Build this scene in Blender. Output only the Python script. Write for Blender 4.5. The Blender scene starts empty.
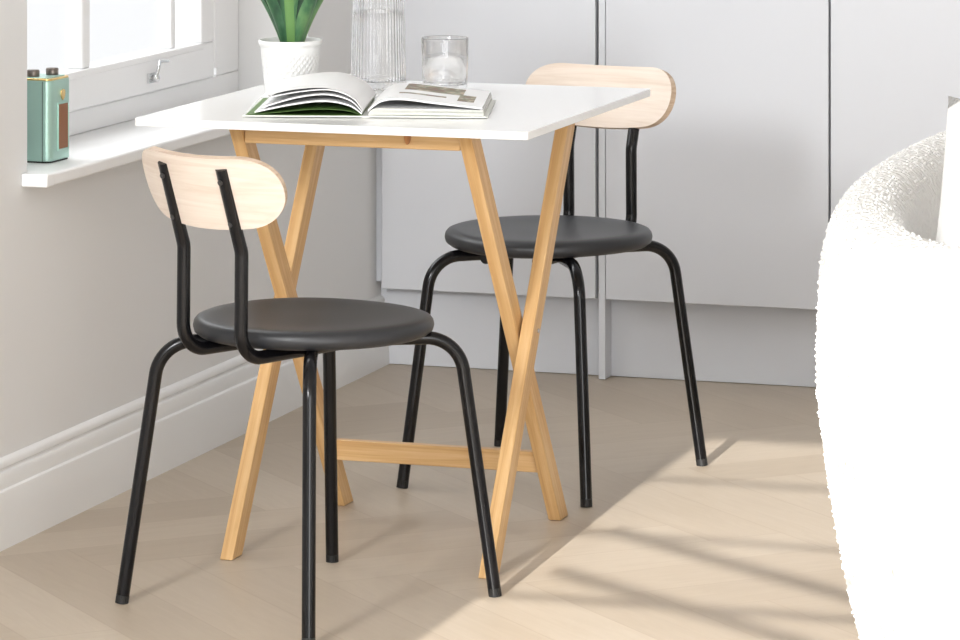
import bpy, bmesh, math, random
from mathutils import Vector, Matrix, Quaternion, noise
random.seed(7)
PI = math.pi
scene = bpy.context.scene
COL = scene.collection

# ------------------------------------------------------------------ camera
cam_d = bpy.data.cameras.new('camera')
cam = bpy.data.objects.new('camera', cam_d); COL.objects.link(cam)
cam.location = (2.9065, -8.2668, 1.4741)
cam.rotation_euler = (PI/2, 0, 0.3154)
cam_d.sensor_fit = 'HORIZONTAL'; cam_d.sensor_width = 36
cam_d.lens = 4021.8/960*36
cam_d.shift_x = 0.0; cam_d.shift_y = -(320+312.56)/960
cam_d.clip_end = 200
scene.camera = cam

# ------------------------------------------------------------------ world, sun, lights, exposure
w = bpy.data.worlds.new('world'); scene.world = w; w.use_nodes = True
bg = w.node_tree.nodes['Background']
bg.inputs[0].default_value = (0.97, 0.985, 1.0, 1); bg.inputs[1].default_value = 1.0

def light(name, kind, loc, target, energy, color=(1, 1, 1), size=1, size_y=None, angle=None):
    d = bpy.data.lights.new(name, kind); d.energy = energy; d.color = color
    if kind == 'AREA':
        d.shape = 'RECTANGLE'; d.size = size; d.size_y = size_y or size
    if angle is not None: d.angle = angle
    o = bpy.data.objects.new(name, d); COL.objects.link(o)
    o.location = loc
    o.rotation_euler = (Vector(target)-Vector(loc)).to_track_quat('-Z', 'Y').to_euler()
    return o
SUN_T = 0.30
light('sun', 'SUN', (1.6, -12, 5), (1.6, -12+5/SUN_T, 0), 9.0, (1, 0.975, 0.94), angle=0.0035)
light('window_daylight', 'AREA', (0.35, -6.6, 2.2), (0.8, -1.6, 0.3), 112, (.97, 0.985, 1), 0.55, 0.75)
light('room_fill', 'AREA', (3.6, -7.6, 1.35), (0.7, -1.0, 0.6), 108, (.97, 0.985, 1), 1.8, 2.2)  # added soft fill lamp, low on the camera side, lifts the whole room
light('side_window_daylight', 'AREA', (-0.50, -1.2, 1.95), (1.5, -1.3, 0.4), 32, (0.97, 0.985, 1), 1.3, 1.3)
vs = scene.view_settings
vs.view_transform = 'Standard'; vs.look = 'None'; vs.gamma = 1; vs.exposure = 0.08
vs.use_curve_mapping = False

# ------------------------------------------------------------------ material helpers
def mat(name, color=(.8, .8, .8), rough=.5, metal=0, spec=.5, coat=0, **kw):
    m = bpy.data.materials.new(name); m.use_nodes = True
    b = m.node_tree.nodes['Principled BSDF']
    b.inputs['Base Color'].default_value = (*color, 1)
    b.inputs['Roughness'].default_value = rough
    b.inputs['Metallic'].default_value = metal
    b.inputs['Specular IOR Level'].default_value = spec
    b.inputs['Coat Weight'].default_value = coat
    for k, v in kw.items(): b.inputs[k.replace('_', ' ')].default_value = v
    return m
def nd(m, t, **kw):
    n = m.node_tree.nodes.new(t)
    for k, v in kw.items(): setattr(n, k, v)
    return n
def lk(m, a, b): m.node_tree.links.new(a, b)
def bsdf(m): return m.node_tree.nodes['Principled BSDF']
def ramp(m, fac, stops):
    r = nd(m, 'ShaderNodeValToRGB')
    e = r.color_ramp.elements
    while len(e) < len(stops): e.new(.5)
    for i, (p, c) in enumerate(stops):
        e[i].position = p; e[i].color = (*c, 1)
    lk(m, fac, r.inputs[0]); return r.outputs[0]
def mapped(m, scale, coord='Object', rot=(0, 0, 0)):
    tc = nd(m, 'ShaderNodeTexCoord'); mp = nd(m, 'ShaderNodeMapping')
    mp.inputs['Scale'].default_value = scale; mp.inputs['Rotation'].default_value = rot
    lk(m, tc.outputs[coord], mp.inputs[0]); return mp.outputs[0]
def noise_tex(m, vec, scale, detail=4, rough=.5, dist=0):
    n = nd(m, 'ShaderNodeTexNoise'); n.inputs['Scale'].default_value = scale
    n.inputs['Detail'].default_value = detail; n.inputs['Roughness'].default_value = rough
    n.inputs['Distortion'].default_value = dist
    if vec is not None: lk(m, vec, n.inputs['Vector'])
    return n.outputs['Fac']
def bump(m, h, strength, dist):
    b = nd(m, 'ShaderNodeBump'); b.inputs['Strength'].default_value = strength
    b.inputs['Distance'].default_value = dist
    lk(m, h, b.inputs['Height']); lk(m, b.outputs[0], bsdf(m).inputs['Normal'])

def wood(name, lo, mid, hi, rough=.45, scale=(60, 60, 3.0)):
    m = mat(name, mid, rough, spec=.35)
    v = mapped(m, scale)
    f = noise_tex(m, v, 1.0, 6, .6, .6)
    lk(m, ramp(m, f, [(.3, lo), (.5, mid), (.72, hi)]), bsdf(m).inputs['Base Color'])
    bump(m, f, .12, .001)
    return m
M = {}
M['wall'] = mat('wall_paint', (.75, .75, .748), .75)
M['white_wall'] = mat('white_wall_paint', (.82, .82, .82), .8)
f = noise_tex(M['wall'], mapped(M['wall'], (1, 1, 1)), 180, 3); bump(M['wall'], f, .05, .0006)
M['ceiling'] = mat('ceiling_paint', (.82, .82, .82), .9)
M['trim'] = mat('trim_gloss_paint', (.80, .80, .795), .35)
M['white_trim'] = mat('window_gloss_paint', (.87, .87, .87), .35)
M['cabinet'] = mat('cabinet_lacquer', (.655, .67, .705), .42)
f = noise_tex(M['cabinet'], mapped(M['cabinet'], (1, 1, 1)), 3, 2); bump(M['cabinet'], f, .02, .01)
M['carcass'] = mat('cabinet_carcass', (.30, .30, .31), .6)
M['bamboo'] = wood('bamboo', (.53, .30, .12), (.64, .40, .18), (.73, .50, .265), .38, (110, 110, 3.5))
M['bamboo_end'] = wood('dark_brown_bamboo', (.34, .14, .05), (.46, .2, .07), (.56, .28, .1), .4)  # dark brown wood of the spacers and turn button
M['ash'] = wood('pale_ash_veneer', (.60, .49, .40), (.68, .58, .495), (.74, .65, .57), .45, (14, 4, 95))
M['ply_edge'] = wood('plywood_edge', (.42, .30, .21), (.54, .41, .30), (.62, .49, .38), .55, (20, 5, 200))
M['black_metal'] = mat('black_powder_coat', (.003, .003, .004), .2, spec=.33)
f = noise_tex(M['black_metal'], mapped(M['black_metal'], (1, 1, 1)), 420, 2); bump(M['black_metal'], f, .04, .0002)
M['bolt'] = mat('dark_bolt_steel', (.09, .09, .09), .35, metal=.8)
M['seat'] = mat('dark_faux_leather', (.020, .021, .024), .42, spec=.45)
f = noise_tex(M['seat'], mapped(M['seat'], (1, 1, 1)), 520, 3); bump(M['seat'], f, .08, .0006)
M['rubber'] = mat('black_rubber', (.008, .008, .008), .6)
M['tabletop'] = mat('white_gloss_laminate', (.90, .90, .895), .16, spec=.5)
M['top_edge'] = mat('white_laminate_edge', (.84, .84, .83), .3)
M['paper'] = mat('white_paper', (.86, .86, .86), .5)
M['page_edge'] = mat('page_edges', (.66, .66, .62), .7)
f = noise_tex(M['page_edge'], mapped(M['page_edge'], (4, 4, 1400)), 1, 2)
lk(M['page_edge'], ramp(M['page_edge'], f, [(.35, (.34, .35, .30)), (.6, (.8, .8, .76))]), bsdf(M['page_edge']).inputs['Base Color'])
M['cover'] = mat('book_cover_green', (.10, .20, .04), .5)
M['cover_white'] = mat('book_cover_white', (.82, .83, .78), .4)
M['porcelain'] = mat('white_glazed_ceramic', (.80, .80, .79), .35)
M['soil'] = mat('dark_potting_soil', (.16, .13, .11), .95)
f = noise_tex(M['soil'], mapped(M['soil'], (1, 1, 1)), 160, 4); bump(M['soil'], f, .9, .004)
# succulent leaf
lm = mat('succulent_leaf', (.07, .20, .07), .42)
f = noise_tex(lm, mapped(lm, (30, 30, 6)), 1.4, 4)
lk(lm, ramp(lm, f, [(.3, (.012, .055, .024)), (.52, (.045, .14, .06)), (.75, (.15, .29, .11))]), bsdf(lm).inputs['Base Color'])
M['leaf'] = lm
M['leaf_edge'] = mat('dark_leaf_margin', (.008, .035, .016), .5)
M['leaf_pale'] = mat('pale_leaf_centre', (.13, .27, .08), .45)
def glass_mat(name, rough=0.0, ior=1.45, color=(1, 1, 1)):
    m = bpy.data.materials.new(name); m.use_nodes = True; nt = m.node_tree; nt.nodes.remove(nt.nodes['Principled BSDF'])
    g = nd(m, 'ShaderNodeBsdfGlass'); g.inputs['IOR'].default_value = ior; g.inputs['Roughness'].default_value = rough
    g.inputs['Color'].default_value = (*color, 1)
    t = nd(m, 'ShaderNodeBsdfTransparent'); mx = nd(m, 'ShaderNodeMixShader'); mx.inputs[0].default_value = .8
    lk(m, t.outputs[0], mx.inputs[1]); lk(m, g.outputs[0], mx.inputs[2])
    lk(m, mx.outputs[0], nt.nodes['Material Output'].inputs[0]); return m
M['glass'] = glass_mat('clear_glass')
M['water'] = glass_mat('water', 0, 1.33)
def pane_mat():
    m = bpy.data.materials.new('window_glass'); m.use_nodes = True; nt = m.node_tree; nt.nodes.remove(nt.nodes['Principled BSDF'])
    t = nd(m, 'ShaderNodeBsdfTransparent'); g = nd(m, 'ShaderNodeBsdfGlossy'); g.inputs['Roughness'].default_value = .01
    mx = nd(m, 'ShaderNodeMixShader'); mx.inputs[0].default_value = .06
    lk(m, t.outputs[0], mx.inputs[1]); lk(m, g.outputs[0], mx.inputs[2])
    lk(m, mx.outputs[0], nt.nodes['Material Output'].inputs[0]); return m
M['pane'] = pane_mat()
M['green_metal'] = mat('mint_green_metal', (.40, .60, .53), .3, metal=.5)
M['gold'] = mat('brushed_gold', (.80, .58, .25), .25, metal=1)
M['brown_panel'] = mat('brown_speaker_panel', (.25, .10, .04), .5)
M['dark_knob'] = mat('dark_bronze_knob', (.20, .17, .15), .35, metal=.7)
M['chrome'] = mat('satin_chrome', (.7, .71, .72), .2, metal=1)
# boucle
bm_ = mat('white_boucle', (.87, .865, .85), .95, spec=.1)
vo = nd(bm_, 'ShaderNodeTexVoronoi'); vo.inputs['Scale'].default_value = 95
lk(bm_, mapped(bm_, (1, 1, 1)), vo.inputs['Vector'])
bump(bm_, vo.outputs['Distance'], .9, .006)
M['boucle'] = bm_
M['cushion'] = mat('white_linen', (.86, .85, .83), .9, spec=.1)
f = noise_tex(M['cushion'], mapped(M['cushion'], (1, 1, 1)), 300, 3); bump(M['cushion'], f, .3, .002)

# herringbone oak floor
def floor_mat():
    m = mat('herringbone_oak', (.5, .4, .3), .42, spec=.35)
    W = .145; N = 5
    v = mapped(m, (1/W, 1/W, 1), rot=(0, 0, math.radians(45)))
    sp = nd(m, 'ShaderNodeSeparateXYZ'); lk(m, v, sp.inputs[0])
    def mth(op, a, b=None, c=None):
        n = nd(m, 'ShaderNodeMath', operation=op)
        for i, x in enumerate((a, b, c)):
            if x is None: continue
            if isinstance(x, (int, float)): n.inputs[i].default_value = x
            else: lk(m, x, n.inputs[i])
        return n.outputs[0]
    u, t = sp.outputs[0], sp.outputs[1]
    i = mth('FLOOR', u); j = mth('FLOOR', t)
    fu = mth('SUBTRACT', u, i); fv = mth('SUBTRACT', t, j)
    md = mth('FLOORED_MODULO', mth('SUBTRACT', i, j), 2*N)
    isH = mth('LESS_THAN', md, N-.5)
    notH = mth('SUBTRACT', 1, isH)
    mv = mth('SUBTRACT', md, N)
    def mix(a, b): return mth('ADD', mth('MULTIPLY', a, isH), mth('MULTIPLY', b, notH))
    idx = mix(mth('SUBTRACT', i, md), i)
    idy = mix(j, mth('ADD', j, mv))
    across = mix(fv, fu)
    alongH = mth('ADD', md, fu)
    alongV = mth('ADD', mth('SUBTRACT', N-1, mv), fv)
    # vertical planks: mv grows as j falls, so (N-1-mv)+fv runs up the plank
    along = mix(alongH, alongV)
    cb = nd(m, 'ShaderNodeCombineXYZ'); lk(m, idx, cb.inputs[0]); lk(m, idy, cb.inputs[1]); lk(m, isH, cb.inputs[2])
    wn = nd(m, 'ShaderNodeTexWhiteNoise'); lk(m, cb.outputs[0], wn.inputs['Vector'])
    rnd = wn.outputs['Value']
    gv = nd(m, 'ShaderNodeCombineXYZ')
    lk(m, mth('ADD', mth('MULTIPLY', along, .55), mth('MULTIPLY', rnd, 37)), gv.inputs[0])
    lk(m, mth('MULTIPLY', across, 5.0), gv.inputs[1]); lk(m, mth('MULTIPLY', rnd, 91), gv.inputs[2])
    g1 = noise_tex(m, gv.outputs[0], 1.6, 7, .62, 1.2)
    tone = mth('ADD', mth('MULTIPLY', g1, .55), mth('MULTIPLY', rnd, .45))
    colr = ramp(m, tone, [(.18, (.42, .345, .262)), (.5, (.468, .39, .302)), (.82, (.525, .448, .357))])
    e1 = mth('MINIMUM', across, mth('SUBTRACT', 1, across))
    e2 = mth('MINIMUM', along, mth('SUBTRACT', N, along))
    e = mth('MINIMUM', e1, e2)
    gap = mth('LESS_THAN', e, .012)
    mx = nd(m, 'ShaderNodeMix', data_type='RGBA'); mx.inputs[0].default_value = 0
    lk(m, mth('MULTIPLY', gap, .22), mx.inputs[0]); lk(m, colr, mx.inputs[6]); mx.inputs[7].default_value = (.30, .21, .14, 1)
    lk(m, mx.outputs[2], bsdf(m).inputs['Base Color'])
    bump(m, g1, .05, .001)
    return m
M['floor'] = floor_mat()

# ------------------------------------------------------------------ mesh helpers
def link(name, bm, m, parent=None, smooth=False, loc=None, bevel=0, auto=None):
    me = bpy.data.meshes.new(name)
    bmesh.ops.recalc_face_normals(bm, faces=bm.faces)
    bm.to_mesh(me); bm.free()
    for mm in (m if isinstance(m, (list, tuple)) else [m]): me.materials.append(mm)
    o = bpy.data.objects.new(name, me); COL.objects.link(o)
    if parent: o.parent = parent
    if loc is not None: o.location = loc
    if smooth:
        for p in me.polygons: p.use_smooth = True
    if auto is not None:
        for p in me.polygons: p.use_smooth = True
        me.set_sharp_from_angle(angle=math.radians(auto))
    if bevel:
        b = o.modifiers.new('bevel', 'BEVEL'); b.width = bevel; b.segments = 3; b.limit_method = 'ANGLE'; b.angle_limit = math.radians(40)
        for p in me.polygons: p.use_smooth = True
        me.set_sharp_from_angle(angle=math.radians(30))
    return o
def box(bm, x0, x1, y0, y1, z0, z1, mi=0):
    vs_ = [bm.verts.new((x, y, z)) for z in (z0, z1) for y in (y0, y1) for x in (x0, x1)]
    for f_ in ((0, 1, 3, 2), (4, 5, 7, 6), (0, 1, 5, 4), (2, 3, 7, 6), (0, 2, 6, 4), (1, 3, 7, 5)):
        fc = bm.faces.new([vs_[k] for k in f_]); fc.material_index = mi
    return vs_
def boxobj(name, x0, x1, y0, y1, z0, z1, m, parent=None, bevel=0.0015):
    bm = bmesh.new(); box(bm, x0, x1, y0, y1, z0, z1)
    return link(name, bm, m, parent, bevel=bevel)
def empty(name, loc, label, cat, rz=0, group=None):
    o = bpy.data.objects.new(name, None); COL.objects.link(o); o.empty_display_size = .05
    o.location = loc; o.rotation_euler = (0, 0, rz); tag(o, label, cat, group); return o
def tag(o, label, cat, group=None, kind=None):
    if label: o['label'] = label
    if cat: o['category'] = cat
    if group: o['group'] = group
    if kind: o['kind'] = kind
    return o
def struct(o, label=None):
    o['kind'] = 'structure'
    if label: o['label'] = label
    return o
def tube(bm, pts, r, seg=14, cap=True, flat=None):
    """sweep a circle (radius r, or flat(t) -> (ra, rb)) along pts"""
    pts = [Vector(p) for p in pts]; rings = []
    n = None
    for k, p in enumerate(pts):
        if k == 0: t = pts[1]-pts[0]
        elif k == len(pts)-1: t = pts[-1]-pts[-2]
        else: t = (pts[k+1]-p).normalized()+(p-pts[k-1]).normalized()
        t.normalize()
        if n is None:
            n = t.orthogonal()
            if flat: n = Vector((1, 0, 0))-t*t.x
        else: n = n-t*n.dot(t)
        n.normalize(); b = t.cross(n)
        ra, rb = flat(k/(len(pts)-1)) if flat else (r, r)
        rings.append([bm.verts.new(p+n*math.cos(2*PI*i/seg)*ra+b*math.sin(2*PI*i/seg)*rb) for i in range(seg)])
    for a, b in zip(rings, rings[1:]):
        for i in range(seg): bm.faces.new((a[i], a[(i+1) % seg], b[(i+1) % seg], b[i]))
    if cap: bm.faces.new(rings[0]); bm.faces.new(rings[-1])
def fillet(pts, radii, n=9):
    """polyline with rounded corners"""
    pts = [Vector(p) for p in pts]; out = [pts[0]]
    for k in range(1, len(pts)-1):
        p = pts[k]; a = (pts[k-1]-p).normalized(); b = (pts[k+1]-p).normalized()
        ang = a.angle(b); r = radii[k-1]; d = r/math.tan(ang/2)
        A = p+a*d; B = p+b*d
        c = p+(a+b).normalized()*(r/math.sin(ang/2))
        va, vb = A-c, B-c
        for i in range(n+1):
            out.append(c+va.normalized().slerp(vb.normalized(), i/n)*r)
    out.append(pts[-1]); return out
def lathe(bm, prof, seg=48, rfun=None, mi=0):
    rings = []
    for (r, z) in prof:
        if r < 1e-5: rings.append([bm.verts.new((0, 0, z))])
        else:
            rings.append([bm.verts.new(((rfun(r, z, 2*PI*i/seg) if rfun else r)*math.cos(2*PI*i/seg), (rfun(r, z, 2*PI*i/seg) if rfun else r)*math.sin(2*PI*i/seg), z)) for i in range(seg)])
    for a, b in zip(rings, rings[1:]):
        for i in range(seg):
            j = (i+1) % seg
            if len(a) == 1 and len(b) == 1: continue
            if len(a) == 1: fc = bm.faces.new((a[0], b[j], b[i]))
            elif len(b) == 1: fc = bm.faces.new((a[i], a[j], b[0]))
            else: fc = bm.faces.new((a[i], a[j], b[j], b[i]))
            fc.material_index = mi
def bar(name, p0, p1, wx, wy, m, parent, updir=Vector((1, 0, 0)), bevel=.002, trim=None):
    """bar of section wx (along updir) x wy from p0 to p1, its local Z along the grain; trim=(z0,z1) mitres its ends level"""
    p0, p1 = Vector(p0), Vector(p1); d = (p1-p0); L = d.length; zc = d.normalized()
    xc = (updir-zc*updir.dot(zc)).normalized(); yc = zc.cross(xc)
    bm = bmesh.new(); vs_ = box(bm, -wx/2, wx/2, -wy/2, wy/2, 0, L)
    rot = Matrix((xc, yc, zc)).transposed()
    if trim:
        for k, v in enumerate(vs_):
            wz = (rot @ v.co+p0).z; tgt = trim[0] if k < 4 else trim[1]
            if tgt is not None: v.co.z += (tgt-wz)/zc.z
    o = link(name, bm, m, parent, bevel=bevel)
    o.matrix_local = Matrix.Translation(p0) @ rot.to_4x4()
    return o

# ------------------------------------------------------------------ SETTING
X1, Y0R, H = 4.6, -8.6, 2.55
OFF = Vector((-.019, .042, -.005))               # everything of the window wall sits behind the skirting face
WN, WF, WS, WT = -1.888, -.492, .612, 2.25       # window opening: near y, far y, sill z, top z
bm = bmesh.new(); box(bm, -.30, X1+.15, Y0R-.3, .75, -.06, 0)
struct(link('floor', bm, M['floor']), 'pale oak herringbone plank floor')
bm = bmesh.new(); box(bm, -.30, X1+.15, Y0R-.3, .75, H, H+.1)
struct(link('ceiling', bm, M['ceiling']))
# left wall with the window opening
bm = bmesh.new()
WXX = OFF.x
box(bm, -.32, WXX, Y0R, WN+OFF.y, 0, H); box(bm, -.32, WXX, WF+OFF.y, .75, 0, H)
box(bm, -.32, WXX, WN+OFF.y, WF+OFF.y, 0, WS+OFF.z); box(bm, -.32, WXX, WN+OFF.y, WF+OFF.y, WT, H)
struct(link('wall_left', bm, M['wall']), 'warm grey painted wall with the window')
bm = bmesh.new(); box(bm, -.3, X1+.15, .62, .75, 0, H)
struct(link('wall_back', bm, M['wall']))
bm = bmesh.new(); box(bm, X1, X1+.15, Y0R, .75, 0, H)
struct(link('wall_right', bm, M['white_wall']))
# wall behind the camera with a wide glazed opening
FX0, FX1, FT = .885, 4.2, 2.427
bm = bmesh.new()
box(bm, -.3, FX0, Y0R-.12, Y0R, 0, H); box(bm, FX1, X1+.15, Y0R-.12, Y0R, 0, H); box(bm, FX0, FX1, Y0R-.12, Y0R, FT, H)
struct(link('wall_front', bm, M['white_wall']))
fd = bpy.data.objects.new('window_2', None); COL.objects.link(fd); fd.location = (FX0, Y0R, 0); struct(fd)
for z, t in ((2.285, .004), (2.135, .0045), (1.985, .0065)):
    boxobj('glazing_bar', 0, FX1-FX0, -.06, -.052, z-t, z+t, M['white_trim'], fd, 0)
# an opened fanlight leaf whose slanting rails also cross the sun
for zz in (1.962, 1.862):
    bar('glazing_bar', (.06, .55, zz), (.80, .01, zz), .015, .02, M['white_trim'], fd, Vector((0, 0, 1)), 0)

# baseboard
bm = bmesh.new()
prof = [(0, 0), (.020, 0), (.020, .098), (.0185, .1035), (.014, .106), (.0135, .112), (.0135, .128), (.011, .134), (.0065, .1365), (.0065, .139), (.0095, .1425), (.0095, .149), (.006, .155), (0, .158)]
ring = [[bm.verts.new((x+OFF.x, y, z*.955)) for x, z in prof] for y in (Y0R+.001, .0)]
for k in range(len(prof)-1): bm.faces.new((ring[0][k], ring[0][k+1], ring[1][k+1], ring[1][k]))
bm.faces.new(ring[0]); bm.faces.new(ring[1])
struct(link('baseboard_left', bm, M['trim'], auto=35), 'moulded light grey skirting along the left wall')

# windowsill board with horns
sill = boxobj('trim_1', -.17, .05, WN+.001, WF-.001, WS, .6345, M['white_trim'], None, .004)
bm = bmesh.new(); box(bm, .0005, .05, WN-.027, WN+.004, WS-.0005, .6345)
struct(sill, 'white painted windowsill board'); sill.location = OFF
link('sill_horn', bm, M['white_trim'], sill, bevel=.003)
# window
XW = -.14
win = bpy.data.objects.new('window_1', None); COL.objects.link(win); win.location = OFF; struct(win, 'white casement window over the sill')
bm = bmesh.new()
# reveal lining and fixed frame
box(bm, -.20, XW-.014, WN+.001, WF-.001, .6346, .681)
box(bm, -.20, XW-.014, -.615, WF-.001, .681, WT-.001); box(bm, -.20, XW-.014, WN+.001, WN+.06, .681, WT-.001)
box(bm, -.20, XW-.014, WN+.06, -.615, WT-.05, WT-.001)
link('window_frame', bm, M['white_trim'], win, bevel=.003)
bm = bmesh.new()
box(bm, XW-.012, XW-.002, -.655, -.625, .700, WT-.052)
link('frame_bead', bm, M['white_trim'], win, bevel=.003)
bm = bmesh.new()
box(bm, XW-.05, XW, WN+.061, -.664, .683, .757)                       # bottom rail
box(bm, XW-.05, XW, -.731, -.664, .757, WT-.12)                       # far stile
box(bm, XW-.05, XW, WN+.061, WN+.12, .757, WT-.12)
box(bm, XW-.05, XW, WN+.061, -.664, WT-.12, WT-.052)
box(bm, XW-.042, XW-.006, -1.316, -1.280, .757, WT-.12)
box(bm, XW-.042, XW-.010, -.868, -.846, .757, WT-.12)
for z in (1.22, 1.68): box(bm, XW-.042, XW-.006, WN+.12, -.731, z-.014, z+.014)
sash = link('sash', bm, M['white_trim'], win, bevel=.004)
bm = bmesh.new()
box(bm, XW-.004, XW+.005, WN+.12, -.731, .745, .7585)
link('sash_bead', bm, M['white_trim'], sash, bevel=.003)
bm = bmesh.new(); box(bm, XW-.030, XW-.026, WN+.12, -.731, .757, WT-.12)
link('pane', bm, M['pane'], sash)
# catch on the bottom rail
bm = bmesh.new()
box(bm, XW+.0005, XW+.006, -1.02, -.985, .703, .722)
bmesh.ops.create_uvsphere(bm, u_segments=14, v_segments=10, radius=.008, matrix=Matrix.Translation((XW+.012, -1.0, .712)))
tube(bm, fillet([(XW+.012, -1.0, .712), (XW+.017, -.998, .735), (XW+.014, -.985, .744), (XW+.014, -.945, .741)], [.006, .006], 4), .0035, 10)
link('window_catch', bm, M['chrome'], sash, auto=40)

# cabinets on the back wall
DZ, DY = .172, -.050
def cabinet(name, x0, x1, doors, label, post=None):
    e = empty(name, ((x0+x1)/2, .3, 0), label, 'cabinet', group=None)
    ox = (x0+x1)/2; oy = .3
    def L(o): o.location = (-ox, -oy, 0); return o
    L(boxobj('carcass', x0, x1, DY+.026, .60, DZ+.012, 2.50, M['carcass'], e, 0))
    L(boxobj('plinth', x0, x1, 0, .02, 0.001, DZ+.011, M['cabinet'], e, .001))
    for a, b in doors:
        L(boxobj('door', a, b, DY, DY+.022, DZ, 2.48, M['cabinet'], e, .0015))
    if post:
        L(boxobj('end_panel', post[0], post[1], DY+.004, .59, 0.001, 2.50, M['cabinet'], e, .001))
    return e
cab1 = cabinet('tall_cabinet', -.0185, .4865, [(.001, .4835)], 'tall pale grey flat-door cabinet in the corner behind the table')
fs = boxobj('filler_strip', -.0185, -.001, -.030, -.004, DZ+.012, 2.48, M['cabinet'], cab1, .001); fs.location = (-(-.0185+.4865)/2, -.3, 0)
cabinet('tall_cabinet', .4895, .993, [(.5065, .9915)], 'tall pale grey cabinet with floor-length end panel behind the far chair', (.4895, .5045))
cabinet('tall_cabinet', .995, 1.99, [(.996, 1.493), (1.496, 1.989)], 'tall pale grey cabinet at right, behind the white sofa')

# ------------------------------------------------------------------ TABLE
TX0, TX1, TY0, TY1, TZ = .269, .959, -2.052, -1.306, .754
tcx, tcy = (TX0+TX1)/2, (TY0+TY1)/2
table = empty('folding_table', (tcx, tcy, 0), 'square white-topped table with crossed bamboo legs', 'table')
def tb(x, y, z): return (x-tcx, y-tcy, z)
bm = bmesh.new()
# top with slightly rounded corners
def rrect(x0, x1, y0, y1, r, n=5):
    out = []
    for cx, cy, a0 in ((x1-r, y1-r, 0), (x0+r, y1-r, 90), (x0+r, y0+r, 180), (x1-r, y0+r, 270)):
        for k in range(n+1):
            a = math.radians(a0+90*k/n); out.append((cx+r*math.cos(a), cy+r*math.sin(a)))
    return out
def prism(bm, poly, z0, z1, mi_side=0, mi_top=0):
    A = [bm.verts.new((x, y, z0)) for x, y in poly]; B = [bm.verts.new((x, y, z1)) for x, y in poly]
    bm.faces.new(A); t = bm.faces.new(B); t.material_index = mi_top
    for i in range(len(poly)):
        j = (i+1) % len(poly); fc = bm.faces.new((A[i], A[j], B[j], B[i])); fc.material_index = mi_side
prism(bm, rrect(TX0-tcx, TX1-tcx, TY0-tcy, TY1-tcy, .008), .7405, TZ, 1, 0)
link('tabletop', bm, [M['tabletop'], M['top_edge']], table, bevel=.0012)
SW, SD = .023, .040
for x, lab in ((.392, 'A'), (.851, 'A')):
    bar('leg', tb(x, -1.921, 0), tb(x, -1.458, .741), SW, SD, M['bamboo'], table, trim=(0.0005, .7405))
for x in (.4185, .8245):
    bar('leg', tb(x, -1.437, 0), tb(x, -1.952, .741), SW, SD, M['bamboo'], table, trim=(0.0005, .7405))
bar('top_rail', tb(.4305, -1.944, .7235), tb(.8125, -1.944, .7235), .032, .024, M['bamboo'], table, Vector((0, 0, 1)))
bar('top_rail', tb(.404, -1.466, .727), tb(.839, -1.466, .727), .026, .030, M['bamboo'], table, Vector((0, 0, 1)))
bar('stretcher', tb(.4305, -1.512, .113), tb(.8125, -1.512, .113), .036, .020, M['bamboo'], table, Vector((0, 0, 1)))
zc, yc = .372, -1.686
for x in (.392, .851):
    s = -1 if x < .6 else 1
    bm = bmesh.new(); tube(bm, [tb(x+s*.0115, yc, zc), tb(x+s*.0145, yc, zc)], .004, 12)
    link('pivot_bolt', bm, M['chrome'], table, auto=40)
    bm = bmesh.new(); tube(bm, [tb(x-s*.0117, yc, zc), tb(x-s*.0147, yc, zc)], .006, 12)
    link('spacer', bm, M['bamboo_end'], table, auto=40)
# small turn button on the front rail
bm = bmesh.new()
poly = [(.0065*math.cos(a), .0105*math.sin(a)) for a in [PI*k/10 for k in range(11)]]
A = [bm.verts.new((tb(.722+x*1.0, 0, 0)[0], -1.9565-tcy, .7395-z*2.3)) for x, z in poly]
B = [bm.verts.new((tb(.722+x*1.0, 0, 0)[0], -1.9630-tcy, .7395-z*2.3)) for x, z in poly]
bm.faces.new(A); bm.faces.new(B)
for i in range(len(A)):
    j = (i+1) % len(A); bm.faces.new((A[i], A[j], B[j], B[i]))
tbn = link('turn_button', bm, M['bamboo_end'], table, bevel=.0008); tbn['label'] = 'small dark brown wooden turn button'

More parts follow.
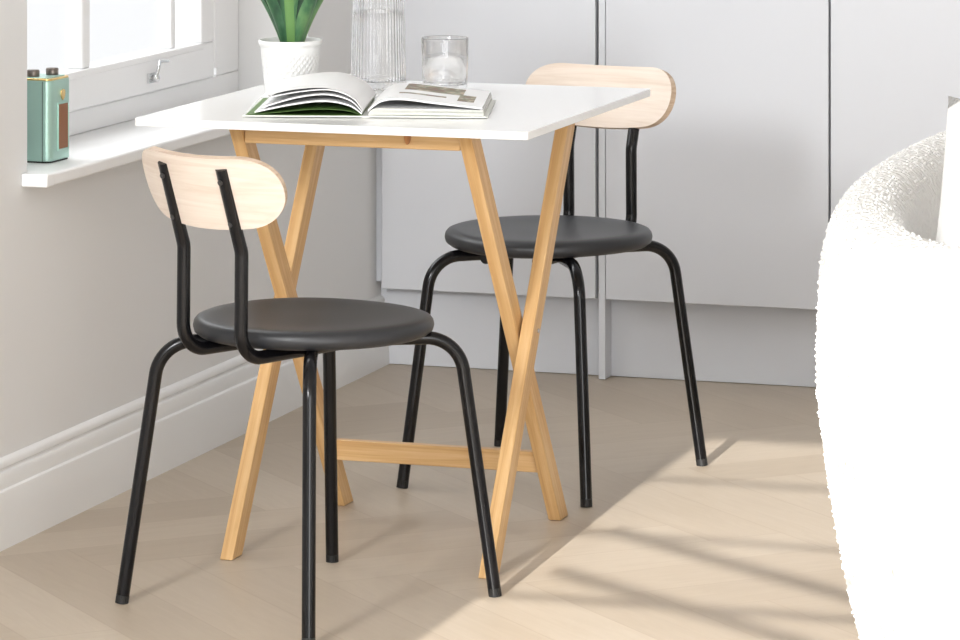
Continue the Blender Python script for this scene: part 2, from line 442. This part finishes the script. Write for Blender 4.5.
# ------------------------------------------------------------------ CHAIRS
def make_chair():
    root = empty('dining_chair', (0, 0, 0), '', 'chair')
    # local: +x forward, +y the chair's left side
    # seat: dished disc
    bm = bmesh.new()
    R_ = .191
    prof = [(0, .433), (.10, .433), (.172, .4325), (.185, .4345), (.1925, .440), (.1945, .448), (.193, .4555), (.189, .4605), (.181, .4635), (.170, .4640)]
    for k in range(1, 16): prof.append((.170*(1-k/15), .4640))
    seg = 96
    lathe(bm, prof, seg)
    for v in bm.verts:
        x, y, z = v.co; r = math.hypot(x, y)
        if z > .4625:
            q = max(0, 1-(r/.178)**2)
            dish = .006*q*q*(3-2*q)
            v.co.z -= dish
        v.co.z -= .0038*max(0, (x-.07)/.12)**2*1.0
    link('seat', bm, M['seat'], root, smooth=True)
    # four splayed legs running out from below the seat
    for sx, sy, fx, fy in ((1, 1, .227, .188), (1, -1, .227, -.188), (-1, 1, -.221, .215), (-1, -1, -.221, -.215)):
        rr = math.hypot(fx, fy); ux, uy = fx/rr, fy/rr
        knee = rr*.80
        pts = fillet([(ux*.045, uy*.045, .4215), (ux*knee, uy*knee, .4215), (fx, fy, .004)], [.062], 12)
        bm = bmesh.new(); tube(bm, pts, .0108, 18)
        leg = link('leg', bm, M['black_metal'], root, auto=50)
        d = Vector((fx-ux*knee, fy-uy*knee, -.4175)).normalized()
        bm = bmesh.new(); p = Vector((fx, fy, .004))
        tube(bm, [p-d*.010, p+d*.0036], .0109, 18)
        fo = link('foot_cap', bm, M['rubber'], leg, auto=50)
    # two back posts that bend and run forward below the seat
    for s in (-1, 1):
        y = s*.0665
        bm = bmesh.new()
        pts = fillet([(.155, y*.8, .4225), (-.224, y, .4225), (-.222, y, .592), (-.266, y, .7260)], [.045, .05], 12)
        # flattened where the wood is fixed
        tube(bm, pts, .0108, 18)
        for v in bm.verts:
            if v.co.z > .60:
                t = min(1, (v.co.z-.60)/.02)
                cx = -.222-(v.co.z-.592)*.33
                v.co.x = cx+(v.co.x-cx)*(1-.38*t)
                v.co.y = y+(v.co.y-y)*(1+.10*t)
        po = link('back_post', bm, M['black_metal'], root, auto=50)
        for z in (.705, .638):
            cx = -.222-(z-.592)*.33
            bm = bmesh.new()
            tube(bm, [(cx-.0065, y, z), (cx-.0105, y, z-.001)], .0042, 12)
            link('screw', bm, M['bolt'], po, auto=40)
    # bent plywood backrest
    W2, H2, T = .158, .0607, .012
    zc = .6855; lean = math.atan(.33)
    NX, NZ = 48, 12
    def hh(x):
        a = abs(x); c = W2-H2*1.18
        if a <= c: return H2*(1-.03*(a/c)**2)
        q = (a-c)/(W2-c); return H2*.97*max(0, 1-q**2.15)**(1/2.15)
    xs = []
    for k in range(NX+1):
        t = -1+2*k/NX; xs.append(W2*math.sin(t*PI/2)*.9995)
    bm = bmesh.new()
    def P(yy, v, side):
        bend = .041*(yy/W2)**2
        off = T/2*side
        # local surface frame
        px = bend-.0025; nrm = Vector((1, -2*.041*yy/W2**2, 0)).normalized()
        p = Vector((px, yy, v))+nrm*off
        x = p.x*math.cos(lean)-p.z*math.sin(lean)*1.0
        z = p.z*math.cos(lean)+p.x*math.sin(lean)
        return (-.232-.33*(.688-.592)+.0115+x, p.y, zc+z)
    G = {}
    for side in (-1, 1):
        for a, xx in enumerate(xs):
            h_ = max(hh(xx), .004)
            for b in range(NZ+1):
                G[side, a, b] = bm.verts.new(P(xx, h_*(-1+2*b/NZ), side))
    for side in (-1, 1):
        for a in range(NX):
            for b in range(NZ):
                bm.faces.new((G[side, a, b], G[side, a+1, b], G[side, a+1, b+1], G[side, a, b+1]))
    for a in range(NX):
        for b in (0, NZ):
            f_ = bm.faces.new((G[-1, a, b], G[-1, a+1, b], G[1, a+1, b], G[1, a, b])); f_.material_index = 1
    for a in (0, NX):
        for b in range(NZ):
            f_ = bm.faces.new((G[-1, a, b], G[-1, a, b+1], G[1, a, b+1], G[1, a, b])); f_.material_index = 1
    bo = link('backrest', bm, [M['ash'], M['ply_edge']], root, bevel=.0018)
    bo['label'] = 'curved pale wood backrest'
    return root
def copy_tree(o, parent=None):
    c = o.copy(); COL.objects.link(c)
    if parent: c.parent = parent
    for ch in list(o.children): copy_tree(ch, c)
    return c
ch1 = make_chair()
ch2 = copy_tree(ch1)
ch1.location = (.6391, -2.1825, 0); ch1.rotation_euler = (0, 0, 1.130)
ch1['label'] = 'nearest black metal chair, its pale wood backrest turned to the camera'
ch2.location = (.695, -1.0758, 0); ch2.rotation_euler = (0, 0, -1.731)
ch2['label'] = 'far black metal chair between the table and the cabinets, facing the camera'
for c in (ch1, ch2): c['group'] = 'dining chairs at the bamboo table'

# ------------------------------------------------------------------ SOFA
def catmull(P, n):
    out = []
    for k in range(len(P)-1):
        p0 = P[max(k-1, 0)]; p1 = P[k]; p2 = P[k+1]; p3 = P[min(k+2, len(P)-1)]
        for i in range(n):
            t = i/n
            out.append(.5*((2*p1)+(p2-p0)*t+(2*p0-5*p1+4*p2-p3)*t*t+(3*p1-p0-3*p2+p3)*t**3))
    out.append(P[-1]); return out
sofa = empty('sofa', (2.2+.047, -1.95, 0), 'curved white boucle sofa at the right edge, its back to the table', 'sofa')
plan = [Vector((x-2.2, y+1.95, 0)) for x, y in ((2.75, -.55), (2.2, -.60), (1.78, -.83), (1.58, -1.165), (1.492, -1.525), (1.468, -1.885), (1.480, -2.24), (1.521, -2.575), (1.594, -2.86), (1.74, -3.10), (1.98, -3.26), (2.30, -3.33), (2.75, -3.34))]
path = catmull(plan, 22)
# cross-section: (inward offset, z)
sec = [(.16, .03), (.135, .035), (.115, .06), (.082, .14), (.046, .25), (.018, .37), (0, .48), (.002, .585), (.010, .655), (.032, .703), (.070, .722), (.115, .724), (.155, .708), (.182, .668), (.192, .61), (.196, .52), (.198, .40), (.198, .20), (.198, .03)]
secv = catmull([Vector((a*.72 if b > .3 else a*.72, b*1.022, 0)) for a, b in sec], 6)
bm = bmesh.new(); rings = []
for k, p in enumerate(path):
    t = (path[min(k+1, len(path)-1)]-path[max(k-1, 0)]).normalized()
    inn = Vector((-t.y, t.x, 0))          # path runs towards -y, +x is inside
    if k == 0: pass
    ring = []
    for s in secv:
        q = p+inn*s.x+Vector((0, 0, s.y))
        ring.append(q)
    rings.append(ring)
V = []
for ring in rings:
    row = []
    for q in ring:
        nz = noise.noise(q*75)*.0035+noise.noise(q*28)*.002
        d = Vector((noise.noise(q*60+Vector((9, 0, 0))), noise.noise(q*60+Vector((0, 9, 0))), nz*200))
        row.append(bm.verts.new(q+d*.0022))
    V.append(row)
for a, b in zip(V, V[1:]):
    for i in range(len(a)-1): bm.faces.new((a[i], a[i+1], b[i+1], b[i]))
    bm.faces.new((a[-1], a[0], b[0], b[-1]))
bm.faces.new(V[0]); bm.faces.new(V[-1])
shell = link('backrest_shell', bm, M['boucle'], sofa, smooth=True)
sb = shell.modifiers.new('sub', 'SUBSURF'); sb.levels = 1; sb.render_levels = 1
# loops of boucle yarn standing out of the rim and flank
ico = bmesh.new(); bmesh.ops.create_icosphere(ico, subdivisions=1, radius=1)
iv = [v.co.copy() for v in ico.verts]; ifc = [[v.index for v in f_.verts] for f_ in ico.faces]; ico.free()
rnd = random.Random(3); yv = []; yf = []
for _ in range(6500):
    k = rnd.randrange(40, len(path)-60); i = rnd.randrange(14, len(secv)-34)
    q = rings[k][i].lerp(rings[k+1][i], rnd.random())
    t = (rings[k+1][i]-rings[k][i]).normalized(); u_ = (rings[k][i+1]-rings[k][i]).normalized()
    n_ = t.cross(u_)
    inn = Vector((-t.y, t.x, 0)).normalized()
    ctr = path[k]+inn*.1+Vector((0, 0, min(q.z, .60)))
    if n_.dot(q-ctr) < 0: n_ = -n_
    rr = rnd.uniform(.0016, .0030)
    mtx = Matrix.Translation(q+n_*rnd.uniform(-.0014, .0008)) @ Matrix.Rotation(rnd.random()*6, 4, 'Z') @ Matrix.Diagonal((rr*1.3, rr*.8, rr, 1))
    o_ = len(yv); yv += [mtx @ v for v in iv]; yf += [[o_+x for x in f_] for f_ in ifc]
yme = bpy.data.meshes.new('boucle_yarn'); yme.from_pydata(yv, [], yf); bm = bmesh.new(); bm.from_mesh(yme); bpy.data.meshes.remove(yme)
yl = link('boucle_yarn', bm, M['boucle'], shell, smooth=True); yl['kind'] = 'stuff'
# seat pad filling the curve
bm = bmesh.new()
inner = [rings[k][-1].xy for k in range(4, len(rings)-4, 6)]
inner = [Vector((p.x, p.y)) for p in inner]
c0 = sum(inner, Vector((0, 0)))/len(inner)
poly = [(p+(c0-p).normalized()*.004) for p in inner]
prism(bm, [(p.x, p.y) for p in poly], .06, .42)
link('seat_pad', bm, M['boucle'], sofa, bevel=.03)
for x, y in ((2.6, -.95), (2.6, -2.95), (1.85, -1.3), (1.85, -2.6)):
    bm = bmesh.new(); tube(bm, [(x-2.2, y+1.95, 0.0), (x-2.2, y+1.95, .062)], .02, 14)
    link('leg', bm, M['rubber'], sofa, auto=40)

# cushion standing on the sofa
def pillow(size, thick, n=26):
    bm = bmesh.new(); g = {}
    for s in (1, -1):
        for a in range(n+1):
            for b in range(n+1):
                u, v = -1+2*a/n, -1+2*b/n
                h_ = max(0, (1-u**4)*(1-v**4))**.55*thick/2
                pinch = 1-.07*(1-(abs(u)*abs(v))**1.5)*max(abs(u), abs(v))**3
                x, z = u*size/2*pinch, v*size/2*pinch
                edge = a in (0, n) or b in (0, n)
                if s == -1 and edge: g[s, a, b] = g[1, a, b]
                else: g[s, a, b] = bm.verts.new((x, s*h_+noise.noise(Vector((x*9, z*9, s)))*.004*(0 if edge else 1), z))
        for a in range(n):
            for b in range(n): bm.faces.new((g[s, a, b], g[s, a+1, b], g[s, a+1, b+1], g[s, a, b+1]))
    return bm
cu = link('scatter_cushion', pillow(.45, .17), M['cushion'], smooth=True)
tag(cu, 'plump white scatter cushion propped on the white sofa', 'cushion')
cu.location = (1.956, -2.62, .645); cu.rotation_euler = (math.radians(8), math.radians(9), math.radians(12))

# ------------------------------------------------------------------ PLANT POT
PX, PY = .386, -1.620
POTS = .95
pot = empty('plant_pot', (PX, PY, TZ), 'white ceramic pot with raised diamond pattern on the table', 'pot')
bm = bmesh.new()
def potr(r, z, a):
    if .018 < z < .080 and r > .045:
        n_ = 15; k = z/.0125
        u = (a/(2*PI)*n_*2+k) % 1; v = (a/(2*PI)*n_*2-k) % 1
        d = min(min(u, 1-u), min(v, 1-v))
        fade = min(1, (z-.018)/.012, (.080-z)/.014)
        return r-.0023*fade*min(1, d/.22)+.0008*fade
    return r
prof = [(0, .0005), (.038, .0005), (.0435, .002), (.046, .006)]
for k in range(1, 46): 
    z = .006+k*.0018; prof.append((.046+.0105*(z/.09), z))
prof += [(.0577, .0885), (.0592, .091), (.0595, .0970), (.0588, .0985), (.0572, .0985), (.0560, .096), (.0545, .080), (.052, .074), (0, .074)]
lathe(bm, prof, 240, potr)
link('pot_body', bm, M['porcelain'], pot, auto=40)
bm = bmesh.new(); lathe(bm, [(0, .0745), (.0535, .0745), (.0535, .083), (.03, .086), (0, .087)], 40)
link('soil', bm, M['soil'], pot, smooth=True)
pot.scale = (POTS, POTS, 1)
plant = empty('succulent', (PX+.003, PY, TZ+.0875), 'green spiky-leaved succulent growing in the white pot', 'plant')
def leaf(az, lean, length, width, curl=.3, pale=False):
    bm = bmesh.new(); n = 16; m_ = 6; rows = []
    d = Vector((math.cos(az), math.sin(az), 0)); side = Vector((-d.y, d.x, 0))
    p = d*.010; a = lean*.55
    for k in range(n+1):
        t = k/n
        wdt = width*(.80+.20*math.sin(min(1, t/.45)*PI/2))*(1-max(0, (t-.45)/.55)**1.7)*.5+.0006
        th = wdt*.38*(1-.4*t)+.0006
        up = Vector((d.x*math.sin(a), d.y*math.sin(a), math.cos(a)))
        nn = Vector((d.x*math.cos(a), d.y*math.cos(a), -math.sin(a)))
        row = []
        for j in range(m_+1):
            s = -1+2*j/m_
            row.append((p+side*wdt*s-nn*(th*.9*(1-s*s))+nn*(.35*wdt*s*s*-1), j))     # inner
        for j in range(m_-1, 0, -1):
            s = -1+2*j/m_
            row.append((p+side*wdt*s+nn*(th*1.1*(1-s*s))+nn*(.35*wdt*s*s*-1), j))
        rows.append([bm.verts.new(q) for q, _ in row])
        a += lean*.9/n+curl*(t**2)/n*1.2
        p = p+up*length/n
    L_ = len(rows[0])
    for r0, r1 in zip(rows, rows[1:]):
        for i in range(L_):
            fc = bm.faces.new((r0[i], r0[(i+1) % L_], r1[(i+1) % L_], r1[i]))
            if i in (0, L_-1, m_-1, m_): fc.material_index = 1
            elif i > m_ and pale: fc.material_index = 2 if i in (m_+2, m_+3) else 0
    bm.faces.new(rows[0]); bm.faces.new(rows[-1])
    # marginal teeth
    for k in range(2, n-1):
        for i in (0, m_):
            v = rows[k][i].co.copy(); c = rows[k][m_//2].co
            o_ = (v-c).normalized()
            t1 = bm.verts.new(v+o_*.0022+Vector((0, 0, .001))); a1 = bm.verts.new(v+Vector((0, 0, .0016))); a2 = bm.verts.new(v-Vector((0, 0, .0016)))
            f_ = bm.faces.new((t1, a1, a2)); f_.material_index = 1
    return link('leaf', bm, [M['leaf'], M['leaf_edge'], M['leaf_pale']], plant, smooth=True)
rl = random.Random(11)
for k in range(8): leaf(k*2*PI/8+.25, .57+rl.uniform(-.04, .04), .19+rl.uniform(-.02, .02), .048, .22, k % 2 == 0)
for k in range(6): leaf(k*2*PI/6+.15, .33+rl.uniform(-.04, .04), .21, .047, .12, k % 2 == 1)
for k in range(6): leaf(k*2*PI/6-.95, .40+rl.uniform(-.03, .03), .17, .030, .2)
for k in range(3): leaf(k*2*PI/3+.9, .12, .20, .036, .1)

# ------------------------------------------------------------------ CARAFE AND TUMBLER
def ribbed(n, amp):
    return lambda r, z, a: r+amp*(abs(math.cos(n*a/2))-.6) if r > .02 else r
car = empty('carafe', (.49, -1.45, TZ), 'tall ribbed clear glass carafe of water behind the open book', 'carafe')
bm = bmesh.new()
prof = [(0, .001), (.046, .001), (.0490, .003), (.0500, .008)]
for k in range(1, 24): z = .008+k*.01; prof.append((.0500-.0065*(z/.24)-(max(0, z-.19)/.05)**2*.004, z))
prof += [(.0408, .250), (.0418, .262), (.0412, .2635), (.0395, .262), (.0385, .250)]
for k in range(23, 0, -1): z = .012+k*.01; prof.append((.0475-.0065*(z/.24)-(max(0, z-.19)/.05)**2*.004, z))
prof += [(.046, .014), (0, .013)]
lathe(bm, prof, 192, ribbed(44, .0018))
link('glass_body', bm, M['glass'], car, smooth=True)
bm = bmesh.new()
lathe(bm, [(0, .0136), (.0448, .0146), (.0464, .020), (.0452, .07), (.0438, .12), (.0433, .1385), (.0428, .1385), (0, .1382)], 96)
wc = link('water', bm, M['water'], car, smooth=True)
tum = empty('tumbler', (.617, -1.452, TZ), 'short clear glass tumbler half full of water behind the open book', 'glass')
bm = bmesh.new()
lathe(bm, [(0, .001), (.036, .001), (.0388, .003), (.0400, .008), (.0410, .04), (.0425, .0925), (.0422, .0945), (.0412, .0945), (.0405, .0925), (.0388, .04), (.0380, .014), (.036, .0115), (0, .011)], 96)
link('glass_body', bm, M['glass'], tum, smooth=True)
bm = bmesh.new(); lathe(bm, [(0, .0117), (.0355, .0121), (.0374, .0145), (.0390, .0588), (0, .0585)], 96)
link('water', bm, M['water'], tum, smooth=True)

# ------------------------------------------------------------------ OPEN BOOK
SX, SY, BA = .637, -1.930, math.radians(15)
BD, BW = .272, .200
book = empty('open_book', (SX, SY, TZ), 'large hardback book lying open on the white table', 'book', rz=BA)
def sheet(bm, prof, y0, y1, th, ny=6, mi=0):
    """prof: list of (x, z) lower line, extruded along y with thickness th"""
    R0 = []
    for k in range(ny+1):
        y = y0+(y1-y0)*k/ny
        R0.append(([bm.verts.new((x, y, z)) for x, z in prof], [bm.verts.new((x, y, z+th)) for x, z in prof]))
    n = len(prof)
    for (a, b), (c, d) in zip(R0, R0[1:]):
        for i in range(n-1):
            for q in ((a[i], a[i+1], c[i+1], c[i]), (b[i], b[i+1], d[i+1], d[i])):
                f_ = bm.faces.new(q); f_.material_index = mi
        for i in (0, n-1):
            f_ = bm.faces.new((a[i], b[i], d[i], c[i])); f_.material_index = mi
    for a, b in (R0[0], R0[-1]):
        for i in range(n-1):
            f_ = bm.faces.new((a[i], a[i+1], b[i+1], b[i])); f_.material_index = mi
def arc(x0, x1, pts, n=28):
    """smooth curve through control heights"""
    P_ = [Vector((x0+(x1-x0)*t, z, 0)) for t, z in pts]
    c = catmull(P_, max(2, n//(len(P_)-1))); return [(v.x, v.y) for v in c]
# covers
bm = bmesh.new(); sheet(bm, arc(-.004, -BW-.006, [(0, .0012), (.4, .0012), (1, .0012)]), -.004, BD+.004, .0024)
c1 = link('cover', bm, [M['cover_white']], book, bevel=.0006)
bm = bmesh.new(); sheet(bm, arc(.004, BW+.005, [(0, .0012), (.5, .0010), (1, .0010)]), -.004, BD+.004, .0024)
link('cover', bm, M['cover_white'], book, bevel=.0006)
bm = bmesh.new(); sheet(bm, [(-.006, .0006), (-.003, .0004), (.003, .0004), (.006, .0006)], -.004, BD+.004, .003)
link('spine', bm, M['cover_white'], book)
# endpaper in green on the left
bm = bmesh.new(); sheet(bm, arc(-.006, -BW-.001, [(0, .0042), (.15, .0120), (.42, .0135), (.7, .0085), (1, .0038)]), 0, BD, .0005)
e = link('endpaper', bm, M['cover'], book); e['label'] = 'deep green endpaper'
bm = bmesh.new(); sheet(bm, arc(-.006, -BW+.002, [(0, .0037), (.3, .0038), (1, .0037)]), .001, BD-.001, .0004)
link('endpaper', bm, M['cover'], book)
# left page sections, fanning
def block(pl, th_pts, name, m):
    """a wedge of pages between lower line and lower+thickness"""
    bm = bmesh.new(); n = len(pl)
    P2 = [(x, z+th_pts(i/(n-1))) for i, (x, z) in enumerate(pl)]
    ny = 5; rr = []
    for k in range(ny+1):
        y = BD*k/ny
        rr.append(([bm.verts.new((x, y, z)) for x, z in pl], [bm.verts.new((x, y, z)) for x, z in P2]))
    for (a, b), (c, d) in zip(rr, rr[1:]):
        for i in range(n-1):
            bm.faces.new((a[i], a[i+1], c[i+1], c[i])); bm.faces.new((b[i], b[i+1], d[i+1], d[i]))
        for i in (0, n-1):
            f_ = bm.faces.new((a[i], b[i], d[i], c[i])); f_.material_index = 1
    for a, b in (rr[0], rr[-1]):
        for i in range(n-1):
            f_ = bm.faces.new((a[i], a[i+1], b[i+1], b[i])); f_.material_index = 1 if name == 'right' else 0
    return link('page_section', bm, m, book, auto=40)
pm = [M['paper'], M['page_edge']]
block(arc(-.006, -.186, [(0, .0055), (.12, .0195), (.35, .0265), (.65, .0205), (1, .0075)]), lambda t: .0024, 'a', pm)
block(arc(-.005, -.172, [(0, .0085), (.12, .0275), (.35, .0375), (.65, .0325), (1, .0160)]), lambda t: .0022, 'b', pm)
block(arc(-.004, -.158, [(0, .0110), (.12, .0330), (.36, .0455), (.68, .0425), (1, .0335)]), lambda t: .0016, 'c', pm)
block(arc(-.003, -.176, [(0, .0130), (.12, .0350), (.36, .0495), (.68, .0465), (1, .0340)]), lambda t: .0004, 'd', pm)
# right side: thick block below, loose section on top
block(arc(.005, BW-.002, [(0, .0036), (.1, .0040), (.5, .0042), (1, .0038)]), lambda t: .003+.0095*min(1, t/.3)**.7-.0035*max(0, t-.3), 'right', pm)
# top right section carrying the picture page
pic = mat('printed_page', (.85, .85, .85), .38)
def picture():
    m = pic
    tc = nd(m, 'ShaderNodeTexCoord'); sp = nd(m, 'ShaderNodeSeparateXYZ'); lk(m, tc.outputs['Object'], sp.inputs[0])
    def mth(op, a, b):
        n = nd(m, 'ShaderNodeMath', operation=op)
        for i, x in enumerate((a, b)):
            if isinstance(x, (int, float)): n.inputs[i].default_value = x
            else: lk(m, x, n.inputs[i])
        return n.outputs[0]
    base = None
    f = noise_tex(m, tc.outputs['Object'], 55, 3)
    photo = ramp(m, f, [(.3, (.03, .03, .03)), (.42, (.22, .09, .03)), (.52, (.09, .13, .04)), (.62, (.5, .42, .3)), (.8, (.4, .17, .06))])
    def rect(x0, x1, y0, y1):
        a = mth('MULTIPLY', mth('GREATER_THAN', sp.outputs[0], x0), mth('LESS_THAN', sp.outputs[0], x1))
        b = mth('MULTIPLY', mth('GREATER_THAN', sp.outputs[1], y0), mth('LESS_THAN', sp.outputs[1], y1))
        return mth('MULTIPLY', a, b)
    mask = mth('MAXIMUM', rect(.055, .155, .150, .250), rect(.05, .13, .085, .105))
    mask = mth('MAXIMUM', mask, rect(.15, .178, .06, .16))
    mx = nd(m, 'ShaderNodeMix', data_type='RGBA'); lk(m, mask, mx.inputs[0]); mx.inputs[6].default_value = (.85, .85, .85, 1)
    lk(m, photo, mx.inputs[7]); lk(m, mx.outputs[2], bsdf(m).inputs['Base Color'])
picture()
block(arc(.004, BW-.004, [(0, .0100), (.12, .0265), (.3, .0300), (.6, .0235), (1, .0150)]), lambda t: .0030, 'top', [pic, M['page_edge']])

# ------------------------------------------------------------------ RADIO ON THE SILL
RW, RL, RH = .064, .088, .146
rad = empty('portable_radio', (-.061, -1.6785, .6297), 'small mint green metal radio with gold trim on the near end of the windowsill', 'radio', rz=math.radians(-2))
bm = bmesh.new(); prism(bm, rrect(-RW/2, RW/2, -RL/2, RL/2, .014, 8), .0025, RH)
link('body', bm, M['green_metal'], rad, bevel=.002)
bm = bmesh.new(); prism(bm, rrect(-RW/2+.002, RW/2-.002, -RL/2+.002, RL/2-.002, .013, 8), .0, .0026)
link('foot_base', bm, M['rubber'], rad)
bm = bmesh.new(); prism(bm, rrect(-RW/2+.001, RW/2-.001, -RL/2+.001, RL/2-.001, .013, 8), RH-.0004, RH+.0035)
link('top_trim', bm, M['gold'], rad, bevel=.001)
bm = bmesh.new(); prism(bm, rrect(-RW/2+.007, RW/2-.007, -RL/2+.007, RL/2-.007, .009, 8), RH+.003, RH+.0052)
link('top_plate', bm, M['green_metal'], rad, bevel=.001)
bm = bmesh.new(); box(bm, RW/2-.0012, RW/2+.0016, -.012, .026, .022, .102)
fr = link('speaker_panel', bm, M['brown_panel'], rad, bevel=.001)
bm = bmesh.new()
for (a, b, c, d) in ((-.014, .028, .0195, .0222), (-.014, .028, .1018, .1045), (-.014, -.0118, .0222, .1018), (.0258, .028, .0222, .1018)):
    box(bm, RW/2-.001, RW/2+.0022, a, b, c, d)
link('panel_frame', bm, M['green_metal'], fr, bevel=.0005)
bm = bmesh.new()
sh = [(-.008, .126), (0, .128), (.008, .126), (.0085, .119), (.005, .112), (0, .108), (-.005, .112), (-.0085, .119)]
A = [bm.verts.new((RW/2-.001, y+.006, z)) for y, z in sh]; B = [bm.verts.new((RW/2+.0022, y+.006, z)) for y, z in sh]
bm.faces.new(A); bm.faces.new(B)
for i in range(8): j = (i+1) % 8; bm.faces.new((A[i], A[j], B[j], B[i]))
link('badge', bm, M['gold'], rad, bevel=.0006)
bm = bmesh.new(); box(bm, .0165, .0175, -RL/2-.0005, -RL/2+.002, .003, RH-.001)
link('seam', bm, M['rubber'], rad, bevel=0)
for x, y in ((-.012, -.022), (.004, .022)):
    bm = bmesh.new(); lathe(bm, [(0, RH+.005), (.011, RH+.005), (.0115, RH+.007), (.0115, RH+.015), (.0100, RH+.0172), (0, RH+.0172)], 32)
    link('knob', bm, M['dark_knob'], rad, auto=40, loc=(x, y, 0))
